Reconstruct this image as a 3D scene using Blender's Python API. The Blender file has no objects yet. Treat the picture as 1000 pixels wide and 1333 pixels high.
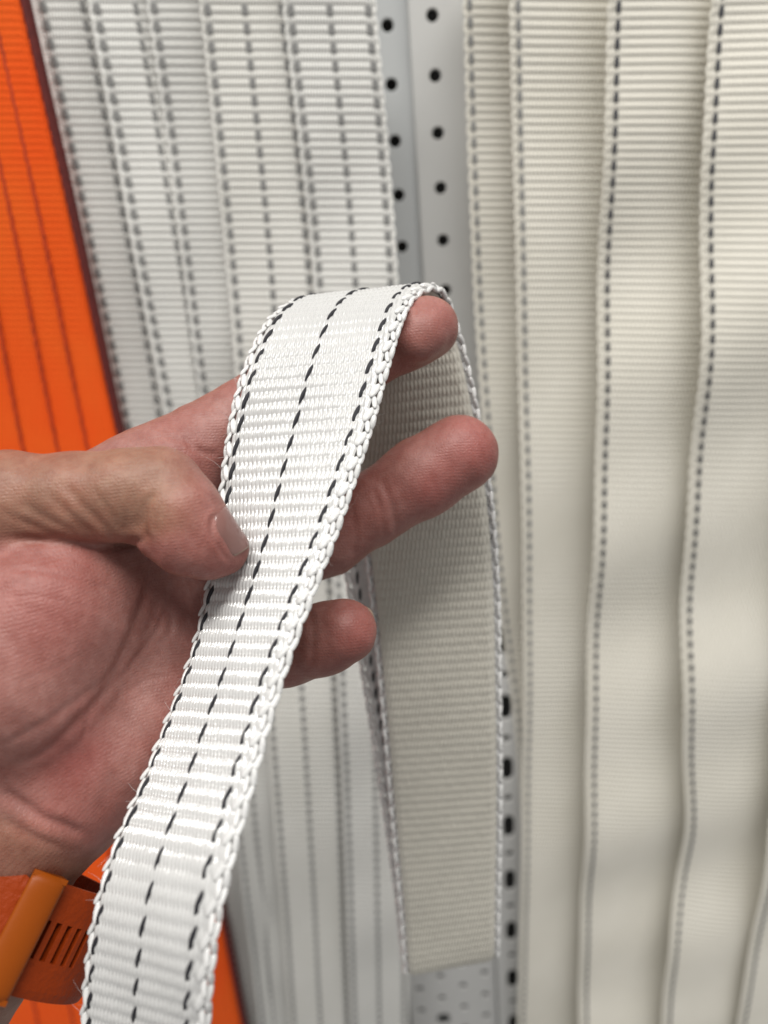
import bpy, math, random
import numpy as np
from mathutils import Matrix, Vector

random.seed(7)
rng = np.random.default_rng(7)
SC = bpy.context.scene
COL = SC.collection

# ------------------------------------------------------------------ camera
# f = 1000 px for a 1000 x 1333 picture; world-down vanishes at pixel (720, 3300)
FPX, CXP, CYP = 1000.0, 500.0, 666.5
CAM = np.array([0.0, 0.0, 1.40])
_down = np.array([(720 - CXP) / FPX, -(3300 - CYP) / FPX, -1.0]); _down /= np.linalg.norm(_down)
_up = -_down
_fy = np.array([0, 0, -1.0]); _fy = _fy - _up * _fy.dot(_up); _fy /= np.linalg.norm(_fy)
_fx = np.cross(_fy, _up)
M = np.array([_fx, _fy, _up])            # world = M @ cam

cam_d = bpy.data.cameras.new('camera')
cam_o = bpy.data.objects.new('camera', cam_d); COL.objects.link(cam_o)
m4 = Matrix([list(M[0]) + [CAM[0]], list(M[1]) + [CAM[1]], list(M[2]) + [CAM[2]], [0, 0, 0, 1]])
cam_o.matrix_world = m4
cam_d.sensor_fit = 'VERTICAL'; cam_d.sensor_height = 36.0; cam_d.lens = 36.0 * FPX / 1333.0
cam_d.clip_start = 0.01; cam_d.clip_end = 20
cam_d.dof.use_dof = True; cam_d.dof.focus_distance = 0.186; cam_d.dof.aperture_fstop = 8.0
SC.camera = cam_o

# ------------------------------------------------------------------ world and lamps
w = bpy.data.worlds.new('World'); SC.world = w; w.use_nodes = True
bg = w.node_tree.nodes['Background']
bg.inputs[0].default_value = (1.0, 0.985, 0.96, 1); bg.inputs[1].default_value = 0.34

def area(name, loc, target, sx, sy, power, col):
    l = bpy.data.lights.new(name, 'AREA'); l.shape = 'RECTANGLE'; l.size = sx; l.size_y = sy
    l.energy = power; l.color = col
    o = bpy.data.objects.new(name, l); COL.objects.link(o); o.location = loc
    d = Vector(target) - Vector(loc); o.rotation_euler = d.to_track_quat('-Z', 'Y').to_euler()
    o['kind'] = 'structure'
    return o
area('ceiling_lamp', (-0.45, -0.50, 3.0), (0, 0.2, 1.2), 1.2, 0.30, 27, (1.0, 0.975, 0.93))
area('ceiling_lamp', (0.55, -0.42, 3.0), (0, 0.2, 1.2), 1.2, 0.30, 25, (1.0, 0.975, 0.93))

SC.view_settings.view_transform = 'Standard'; SC.view_settings.look = 'None'
SC.view_settings.gamma = 1; SC.view_settings.exposure = 0.0
SC.view_settings.use_curve_mapping = False
SC.render.engine = 'CYCLES'

# ------------------------------------------------------------------ helpers
def cp(px, py, d):                      # pixel + depth (mm) -> camera space, mm
    return np.array([(px - CXP) / FPX * d, -(py - CYP) / FPX * d, -d])
def c2w(c):                             # camera mm -> world m
    return np.asarray(c) @ M.T * 0.001 + CAM
def w2px(p):
    c = (np.asarray(p) - CAM) @ M * 1000
    return np.stack([CXP + FPX * c[..., 0] / -c[..., 2], CYP - FPX * c[..., 1] / -c[..., 2]], -1), -c[..., 2]
def on_wall(px, py, y):                 # point where the line of sight meets the vertical plane y
    r = M @ np.array([(px - CXP) / FPX, -(py - CYP) / FPX, -1.0])
    return CAM + r * (y / r[1])
WALL = 0.355

def mesh_obj(name, verts, faces, mat, parent=None, smooth=True, uv=None, attrs=None):
    me = bpy.data.meshes.new(name)
    verts = np.asarray(verts, dtype=np.float32)
    if isinstance(faces, np.ndarray):
        n, k = faces.shape
        me.vertices.add(len(verts)); me.vertices.foreach_set('co', verts.ravel())
        me.loops.add(n * k); me.loops.foreach_set('vertex_index', faces.astype(np.int32).ravel())
        me.polygons.add(n)
        me.polygons.foreach_set('loop_start', np.arange(0, n * k, k, dtype=np.int32))
        me.update(calc_edges=True)
    else:
        me.from_pydata([tuple(map(float, v)) for v in verts], [], [tuple(map(int, f)) for f in faces])
    if smooth:
        me.polygons.foreach_set('use_smooth', np.ones(len(me.polygons), dtype=bool))
    if uv is not None:
        lay = me.uv_layers.new(name='UVMap')
        li = np.empty(len(me.loops), dtype=np.int32); me.loops.foreach_get('vertex_index', li)
        lay.data.foreach_set('uv', np.asarray(uv, dtype=np.float32)[li].ravel())
    for k_, a in (attrs or {}).items():
        at = me.attributes.new(k_, 'FLOAT', 'POINT'); at.data.foreach_set('value', np.asarray(a, dtype=np.float32))
    if mat: me.materials.append(mat)
    o = bpy.data.objects.new(name, me); COL.objects.link(o)
    if parent is not None:
        o.parent = parent
        off = np.array(parent.location); me.transform(Matrix.Translation(-Vector(off)))
    return o

def inst(name, me, mat4, parent):       # a piece that shares mesh data
    o = bpy.data.objects.new(name, me); COL.objects.link(o); o.parent = parent
    m = mat4.copy(); m.translation = m.translation - parent.location
    o.matrix_basis = m
    return o

def thing(name, label, cat, loc, group=None, kind=None):
    o = bpy.data.objects.new(name, None); COL.objects.link(o); o.location = Vector([float(x) for x in loc])
    o.empty_display_size = 0.02
    tag(o, label, cat, group, kind); return o
def tag(o, label=None, cat=None, group=None, kind=None):
    if label: o['label'] = label
    if cat: o['category'] = cat
    if group: o['group'] = group
    if kind: o['kind'] = kind
    return o

def grid_faces(nr, nc, base=0, flip=False):
    i, j = np.meshgrid(np.arange(nr - 1), np.arange(nc - 1), indexing='ij')
    a = (i * nc + j).ravel() + base
    f = np.stack([a, a + 1, a + nc + 1, a + nc], 1)
    return f[:, ::-1] if flip else f

def catmull(pts, n):                    # smooth curve through pts (k, dim), n samples
    pts = np.asarray(pts, float); k = len(pts)
    t = np.linspace(0, k - 1, n); i = np.clip(t.astype(int), 0, k - 2); f = (t - i)[:, None]
    P = np.vstack([2 * pts[0] - pts[1], pts, 2 * pts[-1] - pts[-2]])
    p0, p1, p2, p3 = P[i], P[i + 1], P[i + 2], P[i + 3]
    return 0.5 * (2 * p1 + (p2 - p0) * f + (2 * p0 - 5 * p1 + 4 * p2 - p3) * f ** 2 + (3 * p1 - p0 - 3 * p2 + p3) * f ** 3)

def mat4_axes(x, y, z, t, s=(1, 1, 1)):
    x, y, z = np.asarray(x) * s[0], np.asarray(y) * s[1], np.asarray(z) * s[2]
    return Matrix([[x[0], y[0], z[0], t[0]], [x[1], y[1], z[1], t[1]], [x[2], y[2], z[2], t[2]], [0, 0, 0, 1]])

# ------------------------------------------------------------------ materials
def new_mat(name):
    m = bpy.data.materials.new(name); m.use_nodes = True
    return m, m.node_tree, m.node_tree.nodes['Principled BSDF']
def noise(nt, scale, detail=4, coord='Object', rough=0.55):
    tc = nt.nodes.new('ShaderNodeTexCoord'); n = nt.nodes.new('ShaderNodeTexNoise')
    n.inputs['Scale'].default_value = scale; n.inputs['Detail'].default_value = detail; n.inputs['Roughness'].default_value = rough
    nt.links.new(tc.outputs[coord], n.inputs['Vector']); return n
def ramp(nt, src, stops):
    r = nt.nodes.new('ShaderNodeValToRGB')
    while len(r.color_ramp.elements) < len(stops): r.color_ramp.elements.new(0.5)
    for e, (p, c) in zip(r.color_ramp.elements, stops): e.position = p; e.color = (*c, 1)
    nt.links.new(src, r.inputs[0]); return r
def bump(nt, src, strength, dist, prev=None):
    b = nt.nodes.new('ShaderNodeBump'); b.inputs['Strength'].default_value = strength; b.inputs['Distance'].default_value = dist
    nt.links.new(src, b.inputs['Height'])
    if prev: nt.links.new(prev.outputs[0], b.inputs['Normal'])
    return b

def webbing_mat(name, c1, c2, rough=0.42, teeth=None, sheen=0.25, spec=0.5):
    m, nt, b = new_mat(name)
    n = noise(nt, 22, 5); r = ramp(nt, n.outputs['Fac'], [(0.3, c1), (0.7, c2)])
    nt.links.new(r.outputs[0], b.inputs['Base Color'])
    b.inputs['Roughness'].default_value = rough; b.inputs['Specular IOR Level'].default_value = spec
    b.inputs['Sheen Weight'].default_value = sheen; b.inputs['Sheen Roughness'].default_value = 0.4
    n2 = noise(nt, 900, 3)
    bb = bump(nt, n2.outputs['Fac'], 0.25, 0.0004)
    if teeth:
        uvn = nt.nodes.new('ShaderNodeUVMap')
        sep = nt.nodes.new('ShaderNodeSeparateXYZ'); nt.links.new(uvn.outputs[0], sep.inputs[0])
        def math_(op, a, bv=None, b_link=None):
            x = nt.nodes.new('ShaderNodeMath'); x.operation = op
            if hasattr(a, 'links'): nt.links.new(a, x.inputs[0])
            else: x.inputs[0].default_value = a
            if b_link is not None: nt.links.new(b_link, x.inputs[1])
            elif bv is not None: x.inputs[1].default_value = bv
            return x.outputs[0]
        row = math_('FLOOR', sep.outputs['Y'])
        par = math_('MULTIPLY', row, 0.5)
        a = math_('ADD', math_('MULTIPLY', sep.outputs['X'], teeth), b_link=par)
        s = math_('ABSOLUTE', math_('SINE', math_('MULTIPLY', a, math.pi)))
        bb = bump(nt, s, 0.8, 0.0005, bb)
    nt.links.new(bb.outputs[0], b.inputs['Normal'])
    return m

M_HELD = webbing_mat('white_polyester', (0.545, 0.545, 0.54), (0.59, 0.59, 0.585), 0.15, None, 0.05, 1.0)
M_WHITE = webbing_mat('white_webbing', (0.78, 0.775, 0.74), (0.84, 0.835, 0.80), 0.5, 30)
M_CREAM = webbing_mat('cream_webbing', (0.745, 0.715, 0.63), (0.81, 0.78, 0.70), 0.5, 30)
M_REV_SHADE = webbing_mat('strap_reverse_shade', (0.50, 0.48, 0.425), (0.56, 0.54, 0.48), 0.5, None, 0.1, 0.4)  # mostly the hanging tail's shade, put into a duller beige reverse
M_OFF = webbing_mat('off_white_webbing', (0.77, 0.76, 0.71), (0.84, 0.83, 0.79), 0.5, 30)
M_ORANGE = webbing_mat('orange_webbing', (1.0, 0.105, 0.012), (1.0, 0.145, 0.018), 0.7, 110, 0.0, 0.15)
def flat_mat(name, col, rough, var=0.12, metal=0.0, nscale=60, bstr=0.1, bdist=0.0003):
    m, nt, b = new_mat(name)
    n = noise(nt, nscale, 4)
    lo = tuple(c * (1 - var) for c in col); hi = tuple(min(1, c * (1 + var)) for c in col)
    r = ramp(nt, n.outputs['Fac'], [(0.3, lo), (0.7, hi)])
    nt.links.new(r.outputs[0], b.inputs['Base Color'])
    b.inputs['Roughness'].default_value = rough; b.inputs['Metallic'].default_value = metal
    n2 = noise(nt, 700, 3); bb = bump(nt, n2.outputs['Fac'], bstr, bdist)
    nt.links.new(bb.outputs[0], b.inputs['Normal'])
    return m
M_BLACK = flat_mat('black_yarn', (0.016, 0.016, 0.022), 0.55, 0.3, 0, 300, 0.4)
M_GREYYARN = flat_mat('grey_yarn', (0.24, 0.24, 0.235), 0.7, 0.3, 0, 300, 0.4)
M_DARKYARN = flat_mat('charcoal_yarn', (0.06, 0.062, 0.07), 0.7, 0.3, 0, 300, 0.4)
M_ORYARN = flat_mat('rust_yarn', (0.42, 0.035, 0.004), 0.7, 0.2, 0, 300, 0.4)
M_MAROON = flat_mat('edge_shade_maroon', (0.11, 0.012, 0.010), 0.8, 0.2, 0, 300, 0.4)  # shade of the sling's thick right edge, as a dark colour
M_STEEL = flat_mat('shaded_flange_steel', (0.47, 0.485, 0.49), 0.42, 0.04, 0, 9, 0.06)  # darker copy for the upright's left face, its shade put into the grey
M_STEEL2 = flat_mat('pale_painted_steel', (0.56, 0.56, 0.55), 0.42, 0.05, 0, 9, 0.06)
M_DARK = flat_mat('recess_shade', (0.03, 0.03, 0.03), 0.9)  # near-black in place of the shade behind holes and slots
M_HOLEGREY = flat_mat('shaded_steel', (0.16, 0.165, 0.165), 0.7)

# ------------------------------------------------------------------ perforated steel
def plate(cells, y, mat, name, parent, depth=0.0016, seg=20):
    """cells: (x0, x1, z0, z1, (cx, cz, rx, rz) or None); front face at world y, sheet goes back by depth"""
    V, F = [], []
    for (x0, x1, z0, z1, h) in cells:
        b = len(V)
        if h is None:
            V += [(x0, y, z0), (x1, y, z0), (x1, y, z1), (x0, y, z1)]; F.append((b, b + 1, b + 2, b + 3)); continue
        cx, cz, rx, rz = h
        for k in range(seg):
            t = 2 * math.pi * (k + 0.5) / seg; dx, dz = math.cos(t), math.sin(t)
            sx = ((x1 - cx) if dx > 0 else (cx - x0)) / max(abs(dx), 1e-6); sz = ((z1 - cz) if dz > 0 else (cz - z0)) / max(abs(dz), 1e-6)
            s = min(sx, sz)
            V.append((cx + dx * s, y, cz + dz * s))
            ex, ez = abs(dx) ** 0.7 * math.copysign(1, dx), abs(dz) ** 0.7 * math.copysign(1, dz)
            if abs(rx - rz) < 1e-9: ex, ez = dx, dz
            V.append((cx + ex * rx * 1.12, y, cz + ez * rz * 1.12))
            V.append((cx + ex * rx, y + 0.0004, cz + ez * rz))
            V.append((cx + ex * rx, y + depth, cz + ez * rz))
        for k in range(seg):
            p, q = b + 4 * k, b + 4 * ((k + 1) % seg)
            for r in range(3): F.append((p + r, q + r, q + r + 1, p + r + 1))
        for (vx, vz) in ((x0, z0), (x1, z0), (x1, z1), (x0, z1)):       # corner fillers
            best = sorted(range(seg), key=lambda k: (V[b + 4 * k][0] - vx) ** 2 + (V[b + 4 * k][2] - vz) ** 2)[:2]
            k0, k1 = sorted(best)
            if k1 - k0 > 1: k0, k1 = k1, k0
            V.append((vx, y, vz)); F.append((b + 4 * k0, len(V) - 1, b + 4 * k1))
    return mesh_obj(name, V, F, mat, parent, smooth=False)

def box(V, F, x0, x1, y0, y1, z0, z1):
    b = len(V)
    V += [(x0, y0, z0), (x1, y0, z0), (x1, y1, z0), (x0, y1, z0), (x0, y0, z1), (x1, y0, z1), (x1, y1, z1), (x0, y1, z1)]
    F += [(b, b + 3, b + 2, b + 1), (b + 4, b + 5, b + 6, b + 7), (b, b + 1, b + 5, b + 4), (b + 1, b + 2, b + 6, b + 5), (b + 2, b + 3, b + 7, b + 6), (b + 3, b, b + 4, b + 7)]

def bevel(o, wd, seg=2):
    m = o.modifiers.new('bevel', 'BEVEL'); m.width = wd; m.segments = seg; m.limit_method = 'ANGLE'
    return o

YU = WALL + 0.020
zt, zb = on_wall(500, -120, YU)[2], on_wall(600, 1480, YU)[2]
# wall behind everything
V, F = [], []
xl, xr = on_wall(-500, 300, WALL + 0.09)[0], on_wall(1500, 300, WALL + 0.09)[0]
box(V, F, xl, xr, WALL + 0.085, WALL + 0.1, zb - 0.25, zt + 0.15)
tag(mesh_obj('back_wall', V, F, flat_mat('wall_paint', (0.60, 0.60, 0.58), 0.7), smooth=False), kind='structure')

# upright post with two columns of holes
hR0, hR1 = on_wall(563, 20, YU), on_wall(583, 378, YU)
hL0 = on_wall(505, 30, YU)
pitch = (hR0[2] - hR1[2]) / 5
xR, xL = hR0[0], hL0[0]
xm = on_wall(538, 100, YU)[0]
post = thing('perforated_upright', 'grey steel upright with two columns of round holes between the strap rows', 'shelf upright', (xm, YU, zb))
cells = []
xl0, xr0 = xL - 0.020, xR + 0.024
zhi = hR0[2] + 2 * pitch + pitch / 2
nrow = int((zhi - zb) / pitch)
cells = [(xm, xr0, zhi - (k + 1) * pitch, zhi - k * pitch, (xR, zhi - (k + .5) * pitch, 0.0026, 0.0026)) for k in range(nrow)]
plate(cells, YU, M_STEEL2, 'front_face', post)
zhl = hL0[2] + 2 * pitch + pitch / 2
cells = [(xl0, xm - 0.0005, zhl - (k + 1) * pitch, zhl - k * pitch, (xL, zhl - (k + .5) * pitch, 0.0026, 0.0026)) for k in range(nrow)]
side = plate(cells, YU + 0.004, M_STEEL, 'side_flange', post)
V, F = [], []
box(V, F, xm - 0.0005, xm + 0.001, YU + 0.0005, YU + 0.0052, zhi - nrow * pitch, zhi)
mesh_obj('step_edge', V, F, M_STEEL2, post, smooth=False)
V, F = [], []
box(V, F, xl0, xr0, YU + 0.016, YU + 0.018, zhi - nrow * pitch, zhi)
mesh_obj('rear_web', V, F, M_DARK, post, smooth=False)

# lower perforated back panel, seen below the hanging tail, and the slotted strip beside it
YP = WALL + 0.004
p0 = on_wall(596, 1262, YP); p1 = on_wall(601, 1318, YP); hp = p0[2] - p1[2]; hp = hp / 2
panel = thing('perforated_backboard', 'pale grey panel with rows of small round holes below the hanging strap tail', 'panel', (p0[0], YP, zb))
cells = []
px_ = on_wall(532, 1290, YP)[0]; pxr = on_wall(646, 1290, YP)[0]
ncol = 4; cw = (pxr - px_) / ncol
ztop = on_wall(590, 1180, YP)[2]
for c in range(ncol):
    for k in range(9):
        z1 = ztop - k * hp - (0.5 * hp if c % 2 else 0)
        x0 = px_ + c * cw
        r = 0.0024
        h = (x0 + cw / 2, z1 - hp / 2, r, r)
        if c == 1 and k == 4: h = (x0 + cw / 2, z1 - hp / 2, 0.0042, 0.0052)
        cells.append((x0, x0 + cw, z1 - hp, z1, h))
plate(cells, YP, M_STEEL2, 'sheet', panel)
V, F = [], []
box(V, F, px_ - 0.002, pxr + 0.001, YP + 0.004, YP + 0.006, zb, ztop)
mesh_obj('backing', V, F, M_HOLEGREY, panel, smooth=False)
strip = thing('slotted_strip', 'narrow pale steel strip with black slots and small holes right of the hanging tail', 'shelf strip', (pxr, YP, zb))
s0 = on_wall(655, 1072, YP); s1 = on_wall(657, 1142, YP); sp = s0[2] - s1[2]
cells = []
xs0, xs1 = pxr + 0.0015, pxr + 0.0185
xc = on_wall(662, 1100, YP)[0]; xs0, xs1 = pxr + 0.0004, xc + 0.0095
for k in range(-4, 8):
    zc = s0[2] - k * sp
    cells.append((xs0, xs1, zc - sp * .28, zc + sp * .28, (xc, zc, 0.0034, 0.0080)))
    cells.append((xs0, xs1, zc - sp * .72, zc - sp * .28, (xc, zc - sp * .5, 0.0024, 0.0024)))
plate(cells, YP - 0.003, M_STEEL2, 'sheet', strip)
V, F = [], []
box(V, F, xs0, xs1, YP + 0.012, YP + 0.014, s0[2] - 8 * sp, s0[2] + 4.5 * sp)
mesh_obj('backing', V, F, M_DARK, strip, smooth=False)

# ------------------------------------------------------------------ background straps
def bead_mesh(name, mat, nl=8, ns=8, pinch=0.75):
    V, F = [], []
    for i in range(nl + 1):
        t = -1 + 2 * i / nl; r = (max(0, 1 - abs(t) ** 2.4)) ** pinch
        r = max(r, 0.04)
        for k in range(ns):
            a = 2 * math.pi * k / ns; V.append((math.cos(a) * r, t, math.sin(a) * r))
    for i in range(nl):
        for k in range(ns):
            F.append((i * ns + k, i * ns + (k + 1) % ns, (i + 1) * ns + (k + 1) % ns, (i + 1) * ns + k))
    F.append(tuple(range(ns))[::-1]); F.append(tuple(nl * ns + k for k in range(ns)))
    me = bpy.data.meshes.new(name); me.from_pydata(V, [], F)
    me.polygons.foreach_set('use_smooth', np.ones(len(me.polygons), dtype=bool)); me.materials.append(mat)
    return me
ST_BLACK = bead_mesh('tracer_stitch', M_BLACK, 10, 8, 0.9); ST_GREY = bead_mesh('tracer_stitch', M_GREYYARN, 8, 8, 0.3)
ST_DARK = bead_mesh('tracer_stitch', M_DARKYARN, 8, 8, 0.3); ST_OR = bead_mesh('tracer_stitch', M_ORYARN, 4, 6)

RIB = 0.0031
def hang(name, label, group, way, off0, off1, lines, mat, stitch, wob, nu=14, rib=RIB, sel=True, cat='strap', thick=0.0022, ribamp=0.00026, bulge=0.0, dash_w=0.0014, dash_len=None):
    """way: (py, xL, xR) picture waypoints of the strap's edges on the wall; off0/off1 how far its edges stand off it"""
    L = np.array([on_wall(x, y, WALL - off0) for (y, x, _) in way]); R = np.array([on_wall(x, y, WALL - off1) for (y, _, x) in way])
    Lc, Rc = catmull(L, 600), catmull(R, 600)
    C = (Lc + Rc) / 2; s = np.r_[0, np.cumsum(np.linalg.norm(np.diff(C, axis=0), axis=1))]
    n = int(s[-1] / rib) * 6 + 1; S = np.arange(n) * rib / 6
    ip = lambda A, q: np.stack([np.interp(q, s, A[:, k]) for k in range(3)], -1)
    amp, ph, wl, seed = wob
    def surf(q, u):
        l, r = ip(Lc, q), ip(Rc, q)
        p = l * (1 - u)[:, None] + r * u[:, None]
        wv = amp * (np.sin(q / wl * 6.283 + ph + u * 1.3) + 0.5 * np.sin(q / wl * 14.1 + seed + u * 2.1))
        p[:, 1] -= wv + bulge * np.sin(math.pi * u)
        return p
    base = (L[-1] + R[-1]) / 2
    t = thing(name, label, cat, base, group)
    U = np.linspace(0, 1, nu)
    verts, uv = [], []
    for face in (1, 0):
        for j in range(n):
            pass
    SS, UU = np.meshgrid(S, U, indexing='ij')
    P = surf(SS.ravel(), UU.ravel()).reshape(n, nu, 3)
    prof = np.abs(np.sin(math.pi * S / rib)) ** 0.8
    edge = np.clip(np.minimum(UU, 1 - UU) / 0.03, 0, 1)
    front = P.copy(); front[:, :, 1] -= thick / 2 * (0.3 + 0.7 * edge) + ribamp * 2 * prof[:, None] * edge
    back = P.copy(); back[:, :, 1] += thick / 2 * (0.3 + 0.7 * edge)
    V = np.concatenate([front.reshape(-1, 3), back.reshape(-1, 3)])
    uvg = np.stack([UU.ravel(), (SS / rib).ravel()], -1); UVv = np.concatenate([uvg, uvg])
    N = n * nu
    Fc = [grid_faces(n, nu), grid_faces(n, nu, N, True)]
    i = np.arange(n - 1)
    for c, fl in ((0, False), (nu - 1, True)):
        a = i * nu + c
        q = np.stack([a, a + nu, a + nu + N, a + N], 1); Fc.append(q[:, ::-1] if fl else q)
    wb = mesh_obj('webbing', V, np.concatenate(Fc), mat, t, uv=UVv)
    # coloured tracer stitches, one over every second rib
    k = np.arange(0, int(S[-1] / rib) - 1, 2)
    for u in lines:
        q = (k + 0.5) * rib
        a = surf(q, np.full(len(q), u)); d = surf(q + 0.0008, np.full(len(q), u)) - a
        pxs, _ = w2px(a)
        for kk in range(len(q)):
            if not (-40 < pxs[kk, 0] < 1040 and -40 < pxs[kk, 1] < 1380): continue
            y = d[kk] / np.linalg.norm(d[kk]); z = np.array([0, -1.0, 0]); x = np.cross(y, z); x /= np.linalg.norm(x); z = np.cross(x, y)
            p = a[kk] + z * (thick / 2 + ribamp * 1.5)
            inst('tracer_stitch', stitch, mat4_axes(x, y, z, p, (dash_w, dash_len or rib * 0.70, 0.00034)), t)
    if sel:                               # knotted selvedge, a twisted cord down each edge
        for u in (0.0, 1.0):
            q = np.arange(0, S[-1], rib / 4)
            a = surf(q, np.full(len(q), u)); ns_ = 7
            rr = 0.00062 * (0.78 + 0.32 * np.abs(np.sin(math.pi * q / rib)))
            xx = (np.cos(math.pi * q / rib) * 0.0003)
            ang = np.arange(ns_) / ns_ * 2 * math.pi
            VV = a[:, None, :] + np.stack([np.cos(ang)[None] * rr[:, None] + xx[:, None], np.sin(ang)[None] * rr[:, None] * 1.3, 0 * rr[:, None] + 0 * ang[None]], -1)
            VV = VV.reshape(-1, 3)
            ii, jj = np.meshgrid(np.arange(len(q) - 1), np.arange(ns_), indexing='ij')
            A_ = ii * ns_ + jj; B_ = ii * ns_ + (jj + 1) % ns_
            FF = np.stack([A_, B_, B_ + ns_, A_ + ns_], -1).reshape(-1, 4)
            mesh_obj('selvedge', VV, FF, mat, t, uv=np.zeros((len(VV), 2)))
    return t

GW, GC = 'white straps hanging left of the steel upright', 'cream straps hanging right of the steel upright'
T3 = (0.075, 0.5, 0.925)
hang('hanging_strap', 'white strap hanging beside the steel upright, first one left of it', GW,
     [(-120, 358, 478), (0, 369, 487), (400, 412, 518), (900, 441, 530), (1333, 457, 531), (1480, 461, 532)], .0145, .0145, T3, M_WHITE, ST_GREY, (.0010, .4, .16, 1))
hang('hanging_strap', 'off-white strap hanging second left of the steel upright', GW,
     [(-120, 243, 363), (0, 261, 374), (400, 301, 414), (900, 345, 442), (1333, 378, 457), (1480, 388, 463)], .0105, .0095, T3, M_OFF, ST_GREY, (.0008, 2.0, .21, 2))
hang('hanging_strap', 'white strap hanging third left of the steel upright with a plain middle', GW,
     [(-120, 168, 262), (0, 193, 277), (400, 247, 330), (900, 310, 372), (1333, 352, 405), (1480, 364, 415)], .0075, .003, (0.09, .88), M_WHITE, ST_GREY, (.0007, 1.0, .14, 3))
hang('hanging_strap', 'white strap hanging fourth left of the steel upright', GW,
     [(-120, 92, 215), (0, 116, 232), (400, 190, 295), (900, 282, 350), (1333, 338, 400), (1480, 350, 412)], .0115, -.0015, T3, M_WHITE, ST_GREY, (.0007, 3.0, .17, 4))
hang('hanging_strap', 'greyish white strap hanging right beside the orange sling', GW,
     [(-120, 22, 148), (0, 48, 166), (400, 129, 235), (900, 233, 311), (1333, 321, 384), (1480, 345, 404)], .006, -.003, T3, M_WHITE, ST_GREY, (.0006, .2, .2, 5))

hang('hanging_strap', 'cream strap hanging beside the steel upright, first one right of it', GC,
     [(-120, 598, 690), (0, 604, 700), (400, 620, 720), (700, 642, 735), (1000, 676, 742), (1333, 692, 747), (1480, 697, 747)], .002, -.004, (0.06, .8), M_CREAM, ST_GREY, (.0010, .8, .2, 6), dash_w=.0010)
hang('hanging_strap', 'cream strap hanging second right of the steel upright', GC,
     [(-120, 660, 815), (0, 664, 820), (400, 675, 812), (850, 683, 800), (1050, 681, 795), (1333, 675, 785), (1480, 671, 780)], .012, .000, (0.055, .9), M_CREAM, ST_GREY, (.0012, 1.5, .25, 7), dash_w=.0010)
hang('hanging_strap', 'cream strap hanging third right of the steel upright', GC,
     [(-120, 794, 960), (0, 792, 962), (400, 782, 945), (850, 768, 925), (1120, 760, 915), (1333, 754, 900), (1480, 750, 890)], .018, .004, (0.058, .9), M_CREAM, ST_DARK, (.0026, .6, .20, 8), dash_w=.0010, bulge=.002)
hang('hanging_strap', 'cream strap with a kinked edge hanging fourth right of the steel upright', GC,
     [(-120, 941, 1110), (0, 932, 1106), (200, 918, 1092), (400, 912, 1080), (880, 888, 1035), (1090, 893, 1030), (1220, 872, 1010), (1333, 860, 1000), (1480, 850, 980)], .024, .010, (0.055, .9), M_CREAM, ST_DARK, (.0030, 2.6, .2, 9), dash_w=.0010, bulge=.003)
hang('hanging_strap', 'cream strap at the right border of the photo, seen only low down', GC,
     [(-120, 1115, 1290), (0, 1105, 1280), (500, 1065, 1230), (900, 1022, 1170), (1150, 992, 1120), (1333, 962, 1080), (1480, 940, 1050)], .030, .020, (0.06, .9), M_CREAM, ST_DARK, (.0016, 1.6, .22, 10), dash_w=.0010)

# orange sling
def orange_sling():
    way = [(-120, -330, 8), (0, -300, 32), (300, -250, 100), (565, -215, 157), (900, -150, 232), (1333, -60, 318), (1480, -30, 345)]
    lines = (0.30, 0.42, 0.54, 0.66, 0.78, 0.885)
    t = hang('orange_sling', 'wide bright orange webbing sling with rust coloured lines at the left', None, way, .0140, .0140, (), M_ORANGE, ST_OR,
             (.0006, .5, .3, 2), nu=60, rib=.0026, sel=False, cat='sling', thick=.0075, ribamp=.00009)
    L = np.array([on_wall(x, y, WALL - .014) for (y, x, _) in way]); R = np.array([on_wall(x, y, WALL - .014) for (y, _, x) in way])
    Lc, Rc = catmull(L, 300), catmull(R, 300)
    for u in lines:
        a = Lc * (1 - u) + Rc * u; ns_ = 6; ang = np.arange(ns_) / ns_ * 6.2832
        a = a.copy(); a[:, 1] -= .0075 / 2 + .00015
        a[:, 0] += .0002 * np.sin(np.arange(300) * 1.7)
        VV = (a[:, None, :] + np.stack([np.cos(ang) * .0007, np.sin(ang) * .0006, 0 * ang], -1)[None]).reshape(-1, 3)
        ii, jj = np.meshgrid(np.arange(299), np.arange(ns_), indexing='ij')
        A_ = ii * ns_ + jj; B_ = ii * ns_ + (jj + 1) % ns_
        mesh_obj('sewn_line', VV, np.stack([A_, B_, B_ + ns_, A_ + ns_], -1).reshape(-1, 4), M_ORYARN, t)
    ns_ = 12; ang = np.arange(ns_) / ns_ * 6.2832; a = Rc.copy(); a[:, 0] += .0004
    VV = (a[:, None, :] + np.stack([np.cos(ang) * .0017, np.sin(ang) * .0036, 0 * ang], -1)[None]).reshape(-1, 3)
    ii, jj = np.meshgrid(np.arange(299), np.arange(ns_), indexing='ij'); A_ = ii * ns_ + jj; B_ = ii * ns_ + (jj + 1) % ns_
    mesh_obj('shaded_edge', VV, np.stack([A_, B_, B_ + ns_, A_ + ns_], -1).reshape(-1, 4), M_MAROON, t)  # dark tube along the sling's shaded side, shade put into its colour
orange_sling()

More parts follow.
